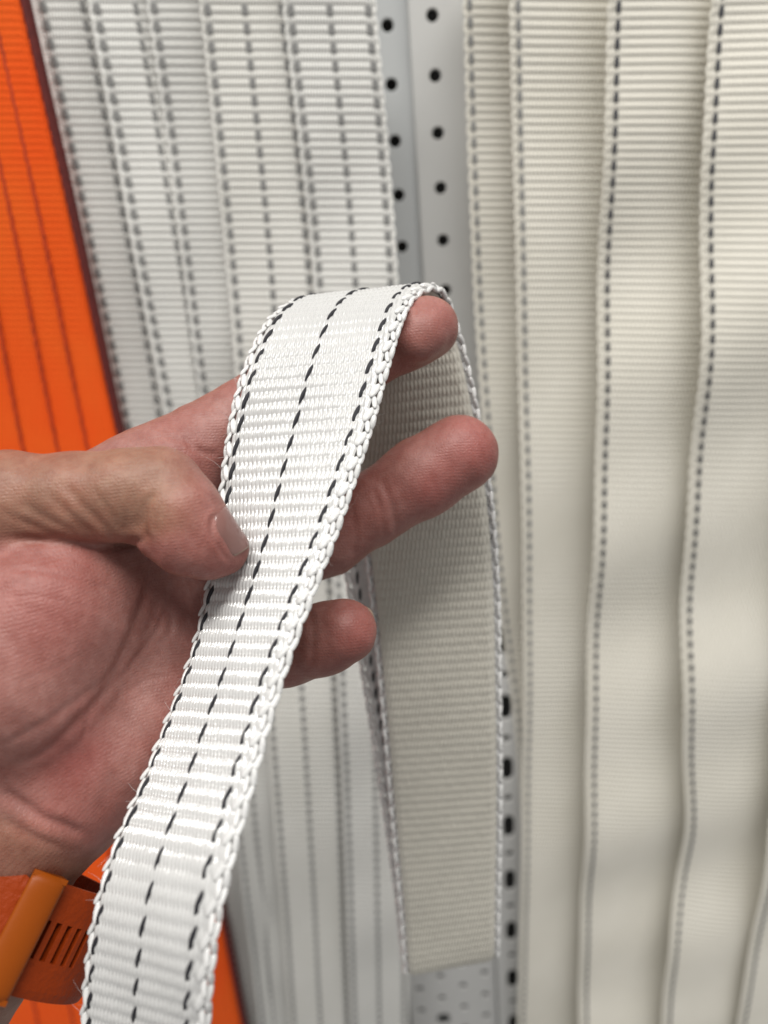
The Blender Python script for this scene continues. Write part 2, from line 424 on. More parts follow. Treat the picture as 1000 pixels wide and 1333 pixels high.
# ------------------------------------------------------------------ the held strap
# stations: left edge (px, py, depth mm), right edge (px, py, depth mm); from the bottom of the picture up over the index finger and down behind
ST = [
    ((106, 1420, 168), (262, 1470, 152)),
    ((112, 1333, 164), (263, 1378, 146)),
    ((120, 1240, 162), (269, 1280, 141)),
    ((133, 1170, 162), (278, 1205, 140)),
    ((155, 1098, 165), (295, 1127, 142)),
    ((190, 1018, 171), (320, 1035, 147)),
    ((225, 930, 178), (347, 937, 153)),
    ((254, 850, 182), (374, 852, 158)),
    ((272, 775, 184.5), (402, 775, 163)),
    ((284, 708, 186), (430, 702, 168)),
    ((292, 640, 187.5), (455, 630, 173)),
    ((301, 570, 189), (479, 556, 179)),
    ((316, 500, 191), (499, 483, 185)),
    ((340, 440, 196), (517, 423, 191)),
    ((362, 410, 202), (532, 392, 198)),
    ((390, 394, 210), (553, 377, 206)),
    ((423, 402, 218), (573, 381, 213)),
    ((440, 442, 224), (589, 416, 220)),
    ((455, 520, 230), (611, 500, 227)),
    ((470, 640, 238), (634, 630, 234)),
    ((486, 770, 248), (645, 760, 244)),
    ((500, 910, 258), (648, 900, 254)),
    ((512, 1050, 270), (649, 1040, 266)),
    ((524, 1180, 281), (647, 1165, 278)),
    ((529, 1250, 287), (646, 1230, 285)),
    ((530, 1264, 290), (645, 1243, 289)),
    ((527, 1250, 293), (642, 1230, 293)),
    ((517, 1160, 289), (638, 1145, 291)),
    ((497, 1020, 280), (628, 1010, 283)),
    ((473, 870, 268), (612, 870, 272)),
    ((450, 730, 257), (594, 730, 262)),
    ((432, 610, 247), (580, 610, 252)),
]
Lc = catmull(np.array([c2w(cp(*a)) for a, b in ST]), 3000); Rc = catmull(np.array([c2w(cp(*b)) for a, b in ST]), 3000)
Cc = (Lc + Rc) / 2
SA = np.r_[0, np.cumsum(np.linalg.norm(np.diff(Cc, axis=0), axis=1))]
LEN = SA[-1]
W_ = Rc - Lc; WID = np.linalg.norm(W_, axis=1)
T_ = np.gradient(Cc, axis=0); T_ /= np.linalg.norm(T_, axis=1)[:, None]
Wn = W_ / WID[:, None]
N_ = np.cross(Wn, T_); N_ /= np.linalg.norm(N_, axis=1)[:, None]
print('strap length', LEN, 'width', WID.min(), WID.max(), [round(float(WID[int(i * 2999 / (len(ST) - 1))]) * 1000, 1) for i in range(len(ST))])
if N_[200].dot(CAM - Cc[200]) < 0: N_ = -N_
ipS = lambda A, q: np.stack([np.interp(q, SA, A[:, k]) for k in range(3)], -1)
NT = 30
HT = 0.0013
def hsurf(q, u, side):
    l, r = ipS(Lc, q), ipS(Rc, q); n = ipS(N_, q)
    p = l * (1 - u)[:, None] + r * u[:, None]
    return p, n * side
def height(q, u, side):
    a = q / RIB; best = np.zeros_like(a)
    i0 = np.floor(a)
    for di in (-1, 0, 1):
        i = i0 + di; dv = a - (i + 0.5)
        wv = np.cos(np.clip(dv / 1.12, -1, 1) * math.pi / 2)
        jit = np.sin(i * 12.9898) * 0.06
        b = u * NT + 0.5 * np.mod(i, 2) + 0.22 * dv + jit
        kk = np.floor(b); du = b - kk - 0.5
        rnd = np.mod(np.sin(kk * 78.233 + i * 37.719) * 43758.5453, 1.0)
        x = np.clip(du / (0.56 * np.sqrt(np.clip(wv, 0.02, 1))), -1, 1)
        h = wv ** 1.05 * (0.08 + 0.92 * np.sqrt(np.clip(1 - x * x, 0, 1))) * (0.93 + 0.10 * rnd)
        best = np.maximum(best, h)
    return best
base = (Cc[0]); base = Cc[0]
held = thing('webbing_strap', 'glossy white webbing strap with three black dashed lines held over the index finger', 'strap', base)
def face(s0, s1, nt, nr, side):
    nu, nv = NT * nt + 1, int((s1 - s0) / RIB * nr) + 1
    S = np.linspace(s0, s1, nv); U = np.linspace(0.02, 0.98, nu)
    SS, UU = np.meshgrid(S, U, indexing='ij'); q, u = SS.ravel(), UU.ravel()
    p, n = hsurf(q, u, side)
    e = np.clip((np.minimum(u, 1 - u) - .012) / 0.065, 0, 1) ** .7
    h = height(q, u, side) * HT * (0.08 + 0.92 * e) + 0.0003 + 0.00035 * e
    # soft unevenness of real cloth
    h = h + 0.00012 * np.sin(q * 210 + u * 5) * np.sin(u * 9 + q * 60)
    return p + n * h[:, None], grid_faces(nv, nu, 0, side < 0), np.stack([u, q / RIB], -1)
# parameter of the fold over the finger
s_top = SA[int(15.5 / (len(ST) - 1) * 2999)]
s_low = SA[int(25 / (len(ST) - 1) * 2999)]
Vs, Fs, UVs, off = [], [], [], 0
for a in ((0, s_top + .012, 7, 10, 1), (s_top + .012, LEN, 3, 5, 1), (0, s_top, 3, 5, -1), (s_top, s_low, 5, 8, -1), (s_low, LEN, 3, 5, -1)):
    v, f, uv = face(*a); Vs.append(v); Fs.append(f + off); UVs.append(uv); off += len(v)
wb = mesh_obj('webbing', np.concatenate(Vs), np.concatenate(Fs), M_HELD, held, uv=np.concatenate(UVs))
wb.data.materials.append(M_REV_SHADE)
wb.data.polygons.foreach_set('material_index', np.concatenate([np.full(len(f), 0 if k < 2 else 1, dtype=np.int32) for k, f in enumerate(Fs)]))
for u, ww in ((0.078, 0.00055), (0.49, 0.00044), (0.908, 0.00056)):
    k = np.arange(0, int(LEN / RIB) - 1, 2)
    for side in (1, -1):
        q = (k + (0.5 if side > 0 else 1.5)) * RIB
        p, n = hsurf(q, np.full(len(q), u), side); p2, _ = hsurf(q + .001, np.full(len(q), u), side)
        for j in range(len(q)):
            if side < 0 or (q[j] > s_top + .02 and q[j] < s_low - .1): continue
            y = p2[j] - p[j]; y /= np.linalg.norm(y); z = n[j]; x = np.cross(y, z); x /= np.linalg.norm(x)
            skew = 0.16
            y2 = y * math.cos(skew) + x * math.sin(skew); x2 = np.cross(y2, z)
            L_ = RIB * ((0.62 if u == .5 else 0.80) + 0.06 * random.random())
            inst('tracer_stitch', ST_BLACK, mat4_axes(x2, y2, z, p[j] + z * (0.0003 + .00035 + HT * .74), (ww * (0.9 + .2 * random.random()), L_, 0.0006)), held)
# looped selvedge: fat yarn loops that wrap round the edge
def loop_mat():
    m, nt, b = new_mat('twisted_white_yarn')
    n = noise(nt, 3, 4); r = ramp(nt, n.outputs['Fac'], [(0.3, (0.70, 0.70, 0.695)), (0.7, (0.78, 0.78, 0.775))])
    nt.links.new(r.outputs[0], b.inputs['Base Color']); b.inputs['Roughness'].default_value = 0.24; b.inputs['Specular IOR Level'].default_value = 0.8
    tc = nt.nodes.new('ShaderNodeTexCoord'); mp = nt.nodes.new('ShaderNodeMapping'); mp.inputs['Rotation'].default_value = (0, 0, 0.35)
    wv = nt.nodes.new('ShaderNodeTexWave'); wv.inputs['Scale'].default_value = 1.6; wv.inputs['Distortion'].default_value = 1.5
    nt.links.new(tc.outputs['Object'], mp.inputs[0]); nt.links.new(mp.outputs[0], wv.inputs['Vector'])
    bb = bump(nt, wv.outputs['Fac'], 0.35, 0.0003); nt.links.new(bb.outputs[0], b.inputs['Normal'])
    return m
LOOP = bead_mesh('edge_loop', loop_mat(), 12, 10, 0.45)
for u in (0.0, 1.0):
    sg = 1 if u > 0.5 else -1
    nl = int(LEN / RIB)
    q = (np.arange(nl) + 0.5) * RIB
    p, n = hsurf(q, np.full(nl, u), 1); p2, _ = hsurf(q + .001, np.full(nl, u), 1); wn = ipS(Wn, q)
    for j in range(nl):
        y = p2[j] - p[j]; y /= np.linalg.norm(y); z = n[j]; x = wn[j] * sg
        for lay in (0, 1):
            if lay == 0:      # loop on the face, leaning outwards
                big = 1.0 if j % 2 == 0 else 0.72
                d = y * 0.90 + x * 0.30 * (1 if j % 2 == 0 else -1) - z * 0.18
                c = p[j] + z * 0.00075 + x * (-.0004 if j % 2 == 0 else .0002)
                r1, r2, ln = .00112 * big, .00098 * big, RIB * 0.72 * (1.05 if j % 2 == 0 else .9)
            else:             # loop on the rim
                d = y * 0.92 - z * 0.30 * (1 if j % 2 == 0 else -1) + x * .12 * (1 if j % 2 else -1)
                c = p[j] + y * RIB * .5 + x * .0008 - z * 0.0002
                r1, r2, ln = .00086, .00090, RIB * 0.62
            d /= np.linalg.norm(d); zz = z - d * z.dot(d); zz /= np.linalg.norm(zz); xx = np.cross(d, zz)
            f_ = (0.92 + 0.16 * random.random()) * (0.82 if sg > 0 else 0.66)
            inst('edge_loop', LOOP, mat4_axes(xx, d, zz, c, (r1 * f_, ln, r2 * f_)), held)

# ------------------------------------------------------------------ the hand (one continuous surface from a distance field)
def seg_cone(P, a, b, ra, rb):
    ba = b - a; L2 = ba.dot(ba)
    t = np.clip(((P - a) @ ba) / L2, 0, 1)
    d = P - a - t[:, None] * ba.astype(np.float32)
    return np.sqrt((d * d).sum(1)) - (ra + (rb - ra) * t)
def smin(a, b, k):
    h = np.clip(0.5 + 0.5 * (b - a) / k, 0, 1)
    return b * (1 - h) + a * h - k * h * (1 - h)
def ell(P, c, r, ax=None):
    d = P - c.astype(np.float32)
    if ax is not None: d = d @ ax.T.astype(np.float32)
    k0 = np.sqrt(((d / np.array(r, np.float32)) ** 2).sum(1)); k1 = np.sqrt(((d / (np.array(r, np.float32) ** 2)) ** 2).sum(1))
    return k0 * (k0 - 1.0) / np.maximum(k1, 1e-4)
def chain(P, js, k=3.0):
    out = None
    for (x0, y0, d0, r0), (x1, y1, d1, r1) in zip(js[:-1], js[1:]):
        s = seg_cone(P, cp(x0, y0, d0), cp(x1, y1, d1), r0, r1)
        out = s if out is None else smin(out, s, k)
    return out

FING = {
    'index': [(205, 625, 196, 14.0), (262, 588, 202, 12.0), (392, 498, 208, 10.2), (478, 458, 207, 9.4), (530, 436, 206, 9.0), (556, 427, 205, 8.4)],
    'middle': [(285, 745, 206, 13.0), (350, 728, 210, 10.8), (425, 700, 214, 10.4), (482, 664, 214, 9.9), (548, 622, 213, 10.9), (598, 591, 212, 10.8)],
    'ring': [(262, 830, 202, 12.0), (320, 850, 204, 10.2), (372, 846, 201, 9.2), (420, 832, 196, 8.9), (448, 822, 193, 8.3)],
    'small': [(215, 935, 196, 11.0), (262, 925, 198, 9.0), (305, 890, 194, 8.0), (318, 868, 190, 7.2)],
}
PALM = [
    [(20, 1040, 182, 18.0), (120, 790, 193, 15.0), (215, 640, 198, 13.0)],
    [(20, 1040, 183, 18.0), (170, 850, 197, 13.5), (275, 745, 205, 12.0)],
    [(10, 1045, 184, 17.0), (170, 920, 194, 13.5), (262, 830, 202, 12.0)],
    [(8, 1050, 184, 16.0), (112, 1002, 187, 12.5), (205, 945, 194, 11.5)],
]
HYPO = [(20, 1055, 181, 14.0), (84, 1024, 180, 13.6), (146, 982, 184, 12.4), (205, 925, 192, 10.5)]
THEN = [(-60, 1000, 176, 16.0), (10, 880, 174, 21.0), (70, 790, 178, 18.0), (105, 735, 183, 13.0)]
META = [(-120, 900, 178, 18.0), (-70, 720, 178, 15.0), (0, 655, 177, 11.5)]
PROX = [(-60, 676, 176, 13.0), (20, 656, 174, 11.2), (100, 650, 173, 10.2), (165, 643, 172, 9.6), (205, 634, 172, 9.0)]
DIST = [(214, 634, 172, 8.6), (236, 668, 170, 8.7), (262, 700, 171, 7.7), (290, 715, 174.5, 6.0)]
ARM = [(25, 1020, 186, 17.0), (-14, 1100, 185, 17.5), (-62, 1210, 180, 20.5), (-140, 1340, 174, 23.0)]

def hand_sdf(P):
    palm = None
    for ch in PALM:
        s = chain(P, ch, 8); palm = s if palm is None else smin(palm, s, 9)
    palm = smin(palm, chain(P, ARM, 8), 12)
    palm = smin(palm, chain(P, HYPO, 6), 9)
    palm = smin(palm, chain(P, META, 8), 14)
    palm = smin(palm, chain(P, THEN, 8), 7)
    # web between thumb and index
    palm = smin(palm, chain(P, [(40, 680, 186, 9), (150, 625, 193, 8), (215, 605, 197, 10)], 6), 6)
    for nm in ('index', 'middle', 'ring', 'small'):
        palm = smin(palm, chain(P, FING[nm], 2.5), 4.0)
    # finger pads
    palm = smin(palm, ell(P, cp(545, 437, 199), (6.5, 6.5, 5)), 3)
    # the thumb: bent, its last joint folded down on to the strap
    th = smin(chain(P, PROX, 3), chain(P, DIST, 3), 1.6)
    th = smin(th, seg_cone(P, cp(236, 694, 168.5), cp(272, 722, 171), 6.8, 5.4), 2.5)       # pulp of the thumb
    th = smin(th, seg_cone(P, cp(208, 700, 170), cp(232, 708, 169), 5.0, 6.5), 3.0)
    th = smin(th, seg_cone(P, cp(150, 668, 170), cp(172, 676, 170.5), 6.4, 5.4), 2.0)   # fold of flesh in front of the joint
    return smin(palm, th, 3.4)

def build_hand():
    h = 0.6; B = 8
    lo = np.array([-128.0, -150.0, -240.0]); hi = np.array([42.0, 66.0, -140.0])
    nb = np.ceil((hi - lo) / (h * B)).astype(int); n = nb * B
    g = [lo[a] + (np.arange(nb[a]) + 0.5) * h * B for a in range(3)]
    G = np.stack(np.meshgrid(*g, indexing='ij'), -1).reshape(-1, 3).astype(np.float32)
    c = hand_sdf(G)
    act = np.abs(c) < h * B * 1.25
    Fv = np.empty(n, np.float32)
    Fb = np.repeat(np.repeat(np.repeat(np.where(c < 0, -5, 5).astype(np.float32).reshape(nb), B, 0), B, 1), B, 2)
    Fv[...] = Fb
    idx = np.argwhere(act.reshape(nb))
    o = np.stack(np.meshgrid(np.arange(B), np.arange(B), np.arange(B), indexing='ij'), -1).reshape(-1, 3)
    for s in range(0, len(idx), 1500):
        I = (idx[s:s + 1500, None, :] * B + o[None]).reshape(-1, 3)
        v = hand_sdf((lo + I * h).astype(np.float32))
        Fv[I[:, 0], I[:, 1], I[:, 2]] = v
    ins = Fv < 0
    # surface nets
    mixed = np.zeros(np.array(n) - 1, bool); cnt = np.zeros(np.array(n) - 1, np.int8)
    for dx in (0, 1):
        for dy in (0, 1):
            for dz in (0, 1):
                cnt += ins[dx:n[0] - 1 + dx, dy:n[1] - 1 + dy, dz:n[2] - 1 + dz]
    mixed = (cnt > 0) & (cnt < 8)
    ci = np.argwhere(mixed); vid = np.full(mixed.shape, -1, np.int32); vid[mixed] = np.arange(len(ci))
    acc = np.zeros((len(ci), 3)); num = np.zeros(len(ci))
    corners = [(0, 0, 0), (1, 0, 0), (0, 1, 0), (1, 1, 0), (0, 0, 1), (1, 0, 1), (0, 1, 1), (1, 1, 1)]
    fv = [Fv[ci[:, 0] + a, ci[:, 1] + b, ci[:, 2] + e] for a, b, e in corners]
    for i in range(8):
        for j in range(i + 1, 8):
            d = np.abs(np.array(corners[i]) - np.array(corners[j]))
            if d.sum() != 1: continue
            x = (fv[i] < 0) != (fv[j] < 0)
            t = fv[i] / np.where(np.abs(fv[i] - fv[j]) < 1e-9, 1, fv[i] - fv[j])
            p = np.array(corners[i]) + t[:, None] * (np.array(corners[j]) - np.array(corners[i]))
            acc[x] += p[x]; num[x] += 1
    V = lo + (ci + acc / num[:, None]) * h
    faces = []
    for ax in range(3):
        a, b = (ax + 1) % 3, (ax + 2) % 3
        s0 = [slice(1, n[k] - 1) for k in range(3)]; s1 = list(s0)
        s0[ax] = slice(0, n[ax] - 1); s1[ax] = slice(1, n[ax])
        A_, B_ = ins[tuple(s0)], ins[tuple(s1)]
        e = np.argwhere(A_ != B_); st = A_[tuple(e.T)]
        base_ = e + np.array([0 if k == ax else 1 for k in range(3)])
        def at(da, db):
            q = base_.copy(); q[:, a] += da; q[:, b] += db; return vid[tuple(q.T)]
        f = np.stack([at(-1, -1), at(0, -1), at(0, 0), at(-1, 0)], 1)
        f[~st] = f[~st][:, ::-1]
        faces.append(f)
    F = np.concatenate(faces); F = F[(F >= 0).all(1)]
    # light smoothing
    E = np.concatenate([F[:, [0, 1]], F[:, [1, 2]], F[:, [2, 3]], F[:, [3, 0]]])
    deg = np.bincount(E.ravel(), minlength=len(V)).astype(float)
    def smooth(X, it, lam):
        for _ in range(it):
            S = np.stack([np.bincount(E[:, 0], X[E[:, 1], k], len(V)) + np.bincount(E[:, 1], X[E[:, 0], k], len(V)) for k in range(3)], -1)
            X = X + lam * (S / deg[:, None] - X)
        return X
    V = smooth(V, 4, 0.5)
    fn = np.cross(V[F[:, 2]] - V[F[:, 0]], V[F[:, 3]] - V[F[:, 1]])
    def vnorm():
        N = np.stack([sum(np.bincount(F[:, c_], fn[:, k], len(V)) for c_ in range(4)) for k in range(3)], -1)
        return N / np.maximum(np.linalg.norm(N, axis=1), 1e-9)[:, None]
    N = vnorm()
    px = CXP + FPX * V[:, 0] / -V[:, 2]; py = CYP - FPX * V[:, 1] / -V[:, 2]
    toward = -(N * V).sum(1) / np.linalg.norm(V, axis=1)
    front = np.clip(toward * 2.0, 0, 1)
    # skin folds: (polyline in the hand's frame, half width mm, depth mm, depth range)
    disp = np.zeros(len(V))
    def crease(pts, wd, dp, dmax=400, lip=0.35):
        nonlocal disp
        pts = catmull(np.array(pts, float), 10 * len(pts))
        best = np.full(len(V), 1e9)
        m = (px > pts[:, 0].min() - 30) & (px < pts[:, 0].max() + 30) & (py > pts[:, 1].min() - 30) & (py < pts[:, 1].max() + 30) & (toward > 0) & (-V[:, 2] < dmax)
        ii = np.where(m)[0]; q = np.stack([px[ii], py[ii]], 1); bd = np.full(len(ii), 1e9); bt = np.zeros(len(ii))
        for k in range(len(pts) - 1):
            a, b = pts[k], pts[k + 1]; ab = b - a
            t = np.clip(((q - a) @ ab) / max(ab @ ab, 1e-9), 0, 1); d = np.linalg.norm(q - a - t[:, None] * ab, axis=1)
            u = d < bd; bd[u] = d[u]; bt[u] = (k + t[u]) / (len(pts) - 1)
        mm = bd * -V[ii, 2] / FPX
        fade = np.clip(np.minimum(bt, 1 - bt) / 0.12, 0.15, 1) * front[ii]
        disp[ii] -= 0.56 * dp * fade * (np.exp(-(mm / wd) ** 2) - lip * np.exp(-((mm - 2.2 * wd) / (1.2 * wd)) ** 2))
    C_ = crease
    # thumb base and thenar lines
    C_([(0, 702), (70, 704), (130, 711), (165, 708), (192, 700)], .9, 1.1)
    C_([(60, 640), (85, 665), (115, 690), (140, 708)], .8, .55)
    C_([(85, 630), (112, 662), (140, 690), (155, 706)], .7, .55)
    C_([(30, 655), (60, 675), (100, 695)], .7, .4)
    C_([(0, 665), (45, 685), (90, 701)], .7, .4)
    C_([(120, 632), (140, 662), (155, 690)], .6, .35)
    C_([(150, 640), (160, 665), (166, 695)], .5, .25)
    C_([(170, 640), (178, 665), (178, 695)], .5, .25)
    C_([(203, 640), (190, 658), (187, 685), (192, 705)], .7, .9)
    # life line, its branches
    C_([(198, 722), (192, 765), (175, 815), (160, 850), (140, 895), (100, 940), (60, 975), (10, 1000)], .9, .9)
    C_([(152, 862), (135, 885), (95, 915), (50, 945), (0, 972)], .7, .4)
    C_([(215, 738), (222, 790), (222, 830)], .8, .55)
    C_([(235, 742), (250, 780), (262, 820)], .7, .4)
    C_([(222, 770), (205, 820), (175, 860), (150, 890)], .6, .35)
    C_([(120, 918), (112, 945), (106, 970)], .5, .35)
    C_([(160, 905), (190, 885), (225, 880)], .6, .3)
    C_([(0, 740), (60, 745), (120, 760), (160, 775)], .5, .18)
    C_([(0, 775), (60, 778), (110, 790), (150, 800)], .5, .16)
    C_([(20, 890), (60, 875), (110, 850)], .5, .18)
    # wrist fold
    C_([(0, 1028), (30, 1047), (60, 1068), (85, 1076), (112, 1090)], 1.1, 1.3)
    C_([(0, 1066), (35, 1085), (80, 1105)], .9, .5)
    C_([(150, 1000), (140, 1030), (128, 1060)], 1.4, .4)
    C_([(286, 668), (276, 677), (276, 695), (288, 717), (301, 734)], .45, .6, 400, .6)      # nail fold
    # finger joint folds
    C_([(238, 565), (255, 585), (285, 592)], .8, .6)
    C_([(190, 575), (215, 568), (240, 575)], .8, .4)
    C_([(496, 622), (508, 655), (516, 690), (515, 715)], .9, .5)
    C_([(486, 635), (497, 668), (500, 700)], .7, .3)
    C_([(455, 640), (462, 690), (460, 730)], .8, .35)
    C_([(402, 788), (408, 830), (405, 872)], .8, .4)
    # fine irregularity
    disp += 0.10 * np.sin(V[:, 0] * .55 + V[:, 1] * .3) * np.sin(V[:, 1] * .5 - V[:, 2] * .4)
    V = V + N * disp[:, None]
    V = smooth(V, 1, 0.35)
    # pigment: tan on the back of thumb and wrist, pink on palm and pads
    def blob(x, y, r, dmin=0, dmax=400):
        return np.exp(-(((px - x) ** 2 + (py - y) ** 2) / r ** 2)) * ((-V[:, 2] < dmax) & (-V[:, 2] > dmin))
    thumbpart = np.clip((715 - py - np.clip(px - 190, 0, 60) * 0.2) / 25, 0, 1) * (-V[:, 2] < 184) * np.clip((270 - px) / 60, 0, 1)
    tan = np.clip(thumbpart, 0, 1) * 0.95
    tan = np.maximum(tan, np.clip((py - 1040 - px * 0.45) / 45, 0, 1) * 0.8)
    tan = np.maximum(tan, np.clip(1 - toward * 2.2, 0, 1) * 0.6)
    red = blob(620, 575, 55) + blob(560, 640, 40) * .8 + blob(580, 410, 40) * .6 + blob(465, 815, 40) * .6 + blob(300, 745, 35, 0, 186) * .5
    red += blob(70, 790, 80) * .55 + blob(95, 1000, 45) * .6 + blob(120, 960, 50) * .35 + blob(240, 560, 50) * .25
    tan = tan * (1 - 0.6 * np.clip(red, 0, 1))
    return V, F, dict(tan=tan, red=np.clip(red, 0, 1))

def skin_mat():
    m, nt, b = new_mat('skin')
    at = nt.nodes.new('ShaderNodeAttribute'); at.attribute_name = 'tan'
    ar = nt.nodes.new('ShaderNodeAttribute'); ar.attribute_name = 'red'
    n1 = noise(nt, 95, 5); r1 = ramp(nt, n1.outputs['Fac'], [(0.32, (0.262, 0.117, 0.099)), (0.68, (0.355, 0.174, 0.150))])
    n2 = noise(nt, 160, 5); r2 = ramp(nt, n2.outputs['Fac'], [(0.3, (0.25, 0.131, 0.087)), (0.7, (0.325, 0.180, 0.122))])
    def mix(f, a, c, bl='MIX'):
        x = nt.nodes.new('ShaderNodeMix'); x.data_type = 'RGBA'; x.blend_type = bl
        nt.links.new(f, x.inputs[0]) if hasattr(f, 'links') else setattr(x.inputs[0], 'default_value', f)
        nt.links.new(a, x.inputs[6])
        if hasattr(c, 'links'): nt.links.new(c, x.inputs[7])
        else: x.inputs[7].default_value = (*c, 1)
        return x.outputs[2]
    c = mix(at.outputs['Fac'], r1.outputs[0], r2.outputs[0])
    mr = nt.nodes.new('ShaderNodeMath'); mr.operation = 'MULTIPLY'; nt.links.new(ar.outputs['Fac'], mr.inputs[0]); mr.inputs[1].default_value = 0.6
    c = mix(mr.outputs[0], c, (0.32, 0.088, 0.080))
    n5 = noise(nt, 420, 6, rough=.7); r5 = ramp(nt, n5.outputs['Fac'], [(0.40, (1, 1, 1)), (0.62, (0.88, 0.79, 0.77))])
    c = mix(1.0, c, r5.outputs[0], 'MULTIPLY')
    n6 = noise(nt, 38, 3); r6 = ramp(nt, n6.outputs['Fac'], [(0.42, (1, 1, 1)), (0.60, (1.0, 0.86, 0.85))])
    c = mix(1.0, c, r6.outputs[0], 'MULTIPLY')
    nt.links.new(c, b.inputs['Base Color'])
    b.inputs['Subsurface Weight'].default_value = 0.25
    b.inputs['Subsurface Radius'].default_value = (1.0, 0.35, 0.2); b.inputs['Subsurface Scale'].default_value = 0.003
    b.inputs['Specular IOR Level'].default_value = 0.4
    n3 = noise(nt, 400, 3); rr = nt.nodes.new('ShaderNodeMapRange'); nt.links.new(n3.outputs['Fac'], rr.inputs[0])
    rr.inputs[3].default_value = 0.40; rr.inputs[4].default_value = 0.60; nt.links.new(rr.outputs[0], b.inputs['Roughness'])
    # papillary ridges: thin wandering lines, plus pores
    tc = nt.nodes.new('ShaderNodeTexCoord'); wv = nt.nodes.new('ShaderNodeTexWave')
    wv.wave_type = 'RINGS'; wv.inputs['Scale'].default_value = 420; wv.inputs['Distortion'].default_value = 9; wv.inputs['Detail'].default_value = 2; wv.inputs['Detail Scale'].default_value = .05
    nt.links.new(tc.outputs['Object'], wv.inputs['Vector'])
    vo = nt.nodes.new('ShaderNodeTexVoronoi'); vo.feature = 'DISTANCE_TO_EDGE'; vo.inputs['Scale'].default_value = 1250
    mp = nt.nodes.new('ShaderNodeMapping'); mp.inputs['Scale'].default_value = (1, .55, 1); mp.inputs['Rotation'].default_value = (.3, .5, .6)
    nt.links.new(tc.outputs['Object'], mp.inputs[0]); nt.links.new(mp.outputs[0], vo.inputs['Vector'])
    b1 = bump(nt, vo.outputs['Distance'], 0.32, 0.0004)
    n4 = noise(nt, 260, 6); b2 = bump(nt, n4.outputs['Fac'], 0.22, 0.0006, b1)
    b3 = bump(nt, wv.outputs['Fac'], 0.12, 0.0002, b2)
    nt.links.new(b3.outputs[0], b.inputs['Normal'])
    return m
M_SKIN = skin_mat()
HV, HF, HA = build_hand()
hand = mesh_obj('hand', c2w(HV), HF, M_SKIN, attrs=HA)
_o = c2w(cp(0, 1090, 182)); hand.data.transform(Matrix.Translation(-Vector(_o))); hand.location = Vector(_o)
tag(hand, 'left hand with open palm pinning the white strap with a bent thumb', 'hand')
print('hand verts', len(HV))

# thumbnail laid on the thumb by marching on to its surface
def nail(name, centre, axis, nrm, ln, wd, mat):
    a = axis / np.linalg.norm(axis); nn = nrm - a * nrm.dot(a); nn /= np.linalg.norm(nn); b = np.cross(nn, a)
    nu, nv = 17, 21; top = []
    for i in range(nv):
        for j in range(nu):
            s = -1 + 2 * i / (nv - 1); t = -1 + 2 * j / (nu - 1)
            k = math.sqrt(max(0, 1 - max(0, (abs(s) - .45) / .55) ** 2 * .88)) if s < 0 else math.sqrt(max(0, 1 - max(0, (s - .6) / .4) ** 2 * .45))
            top.append(centre + a * s * ln / 2 + b * t * k * wd / 2 + nn * 4)
    P = np.array(top)
    for _ in range(25):
        f0 = hand_sdf(P.astype(np.float32)); gr = np.stack([hand_sdf((P + e_).astype(np.float32)) - f0 for e_ in np.eye(3) * .3], -1) / .3
        P = P - (gr * np.clip(f0, -1, 2)[:, None]) * 0.6
    s = np.repeat(np.linspace(-1, 1, nv), nu)
    edge = np.tile(np.abs(np.linspace(-1, 1, nu)), nv)
    up = 0.22 + 0.22 * np.clip(s, 0, 1) - 0.36 * np.clip((edge - .75) / .25, 0, 1) ** 2 * np.clip(1.2 - s, .25, 1) - .5 * np.clip((-s - .55) / .45, 0, 1) ** 2
    up = up - 0.30 * edge ** 2; T = P + nn * (up + .12)[:, None]; Bt = P - nn * 0.5
    V = np.concatenate([T, Bt]); N_k = nu * nv
    F = [grid_faces(nv, nu), grid_faces(nv, nu, N_k, True)]
    r = [j for j in range(nu)] + [i * nu + nu - 1 for i in range(1, nv)] + [(nv - 1) * nu + j for j in range(nu - 2, -1, -1)] + [i * nu for i in range(nv - 2, 0, -1)]
    r = np.array(r); r2 = np.roll(r, -1)
    F.append(np.stack([r, r + N_k, r2 + N_k, r2], 1))
    o = mesh_obj(name, c2w(V), np.concatenate(F), mat, hand, attrs=dict(tipness=np.concatenate([s, s])))
    return o
def nail_mat():
    m, nt, b = new_mat('nail'); at = nt.nodes.new('ShaderNodeAttribute'); at.attribute_name = 'tipness'
    r = ramp(nt, at.outputs['Fac'], [(0.0, (0.22, 0.108, 0.094)), (0.90, (0.22, 0.108, 0.094)), (0.97, (0.34, 0.25, 0.185))])
    nt.links.new(r.outputs[0], b.inputs['Base Color']); b.inputs['Roughness'].default_value = 0.22
    n = noise(nt, 300, 3); bb = bump(nt, n.outputs['Fac'], .1, .0004); nt.links.new(bb.outputs[0], b.inputs['Normal'])
    return m
M_NAIL = nail_mat()
nail('thumbnail', cp(296, 700, 170), cp(316, 724, 175) - cp(276, 676, 172), np.array([0.82, 0.44, 0.38]), 13.0, 12.0, M_NAIL)
nail('fingernail', cp(482, 800, 197), cp(492, 800, 192) - cp(470, 803, 196), np.array([0.5, 0.65, -0.75]), 9.0, 8.5, M_NAIL)

# ------------------------------------------------------------------ the watch band
M_RUB = flat_mat('orange_silicone', (0.25, 0.032, 0.003), 0.5, 0.08, 0, 40, 0.6, 0.0006)
M_KEEP = flat_mat('amber_silicone', (0.25, 0.052, 0.003), 0.38, 0.06, 0, 40, 0.1, 0.0002)
for _m in (M_RUB, M_KEEP): _m.node_tree.nodes['Principled BSDF'].inputs['Specular IOR Level'].default_value = 0.18
M_METAL = flat_mat('buckle_steel', (0.55, 0.55, 0.55), 0.3, 0.05, 1.0)
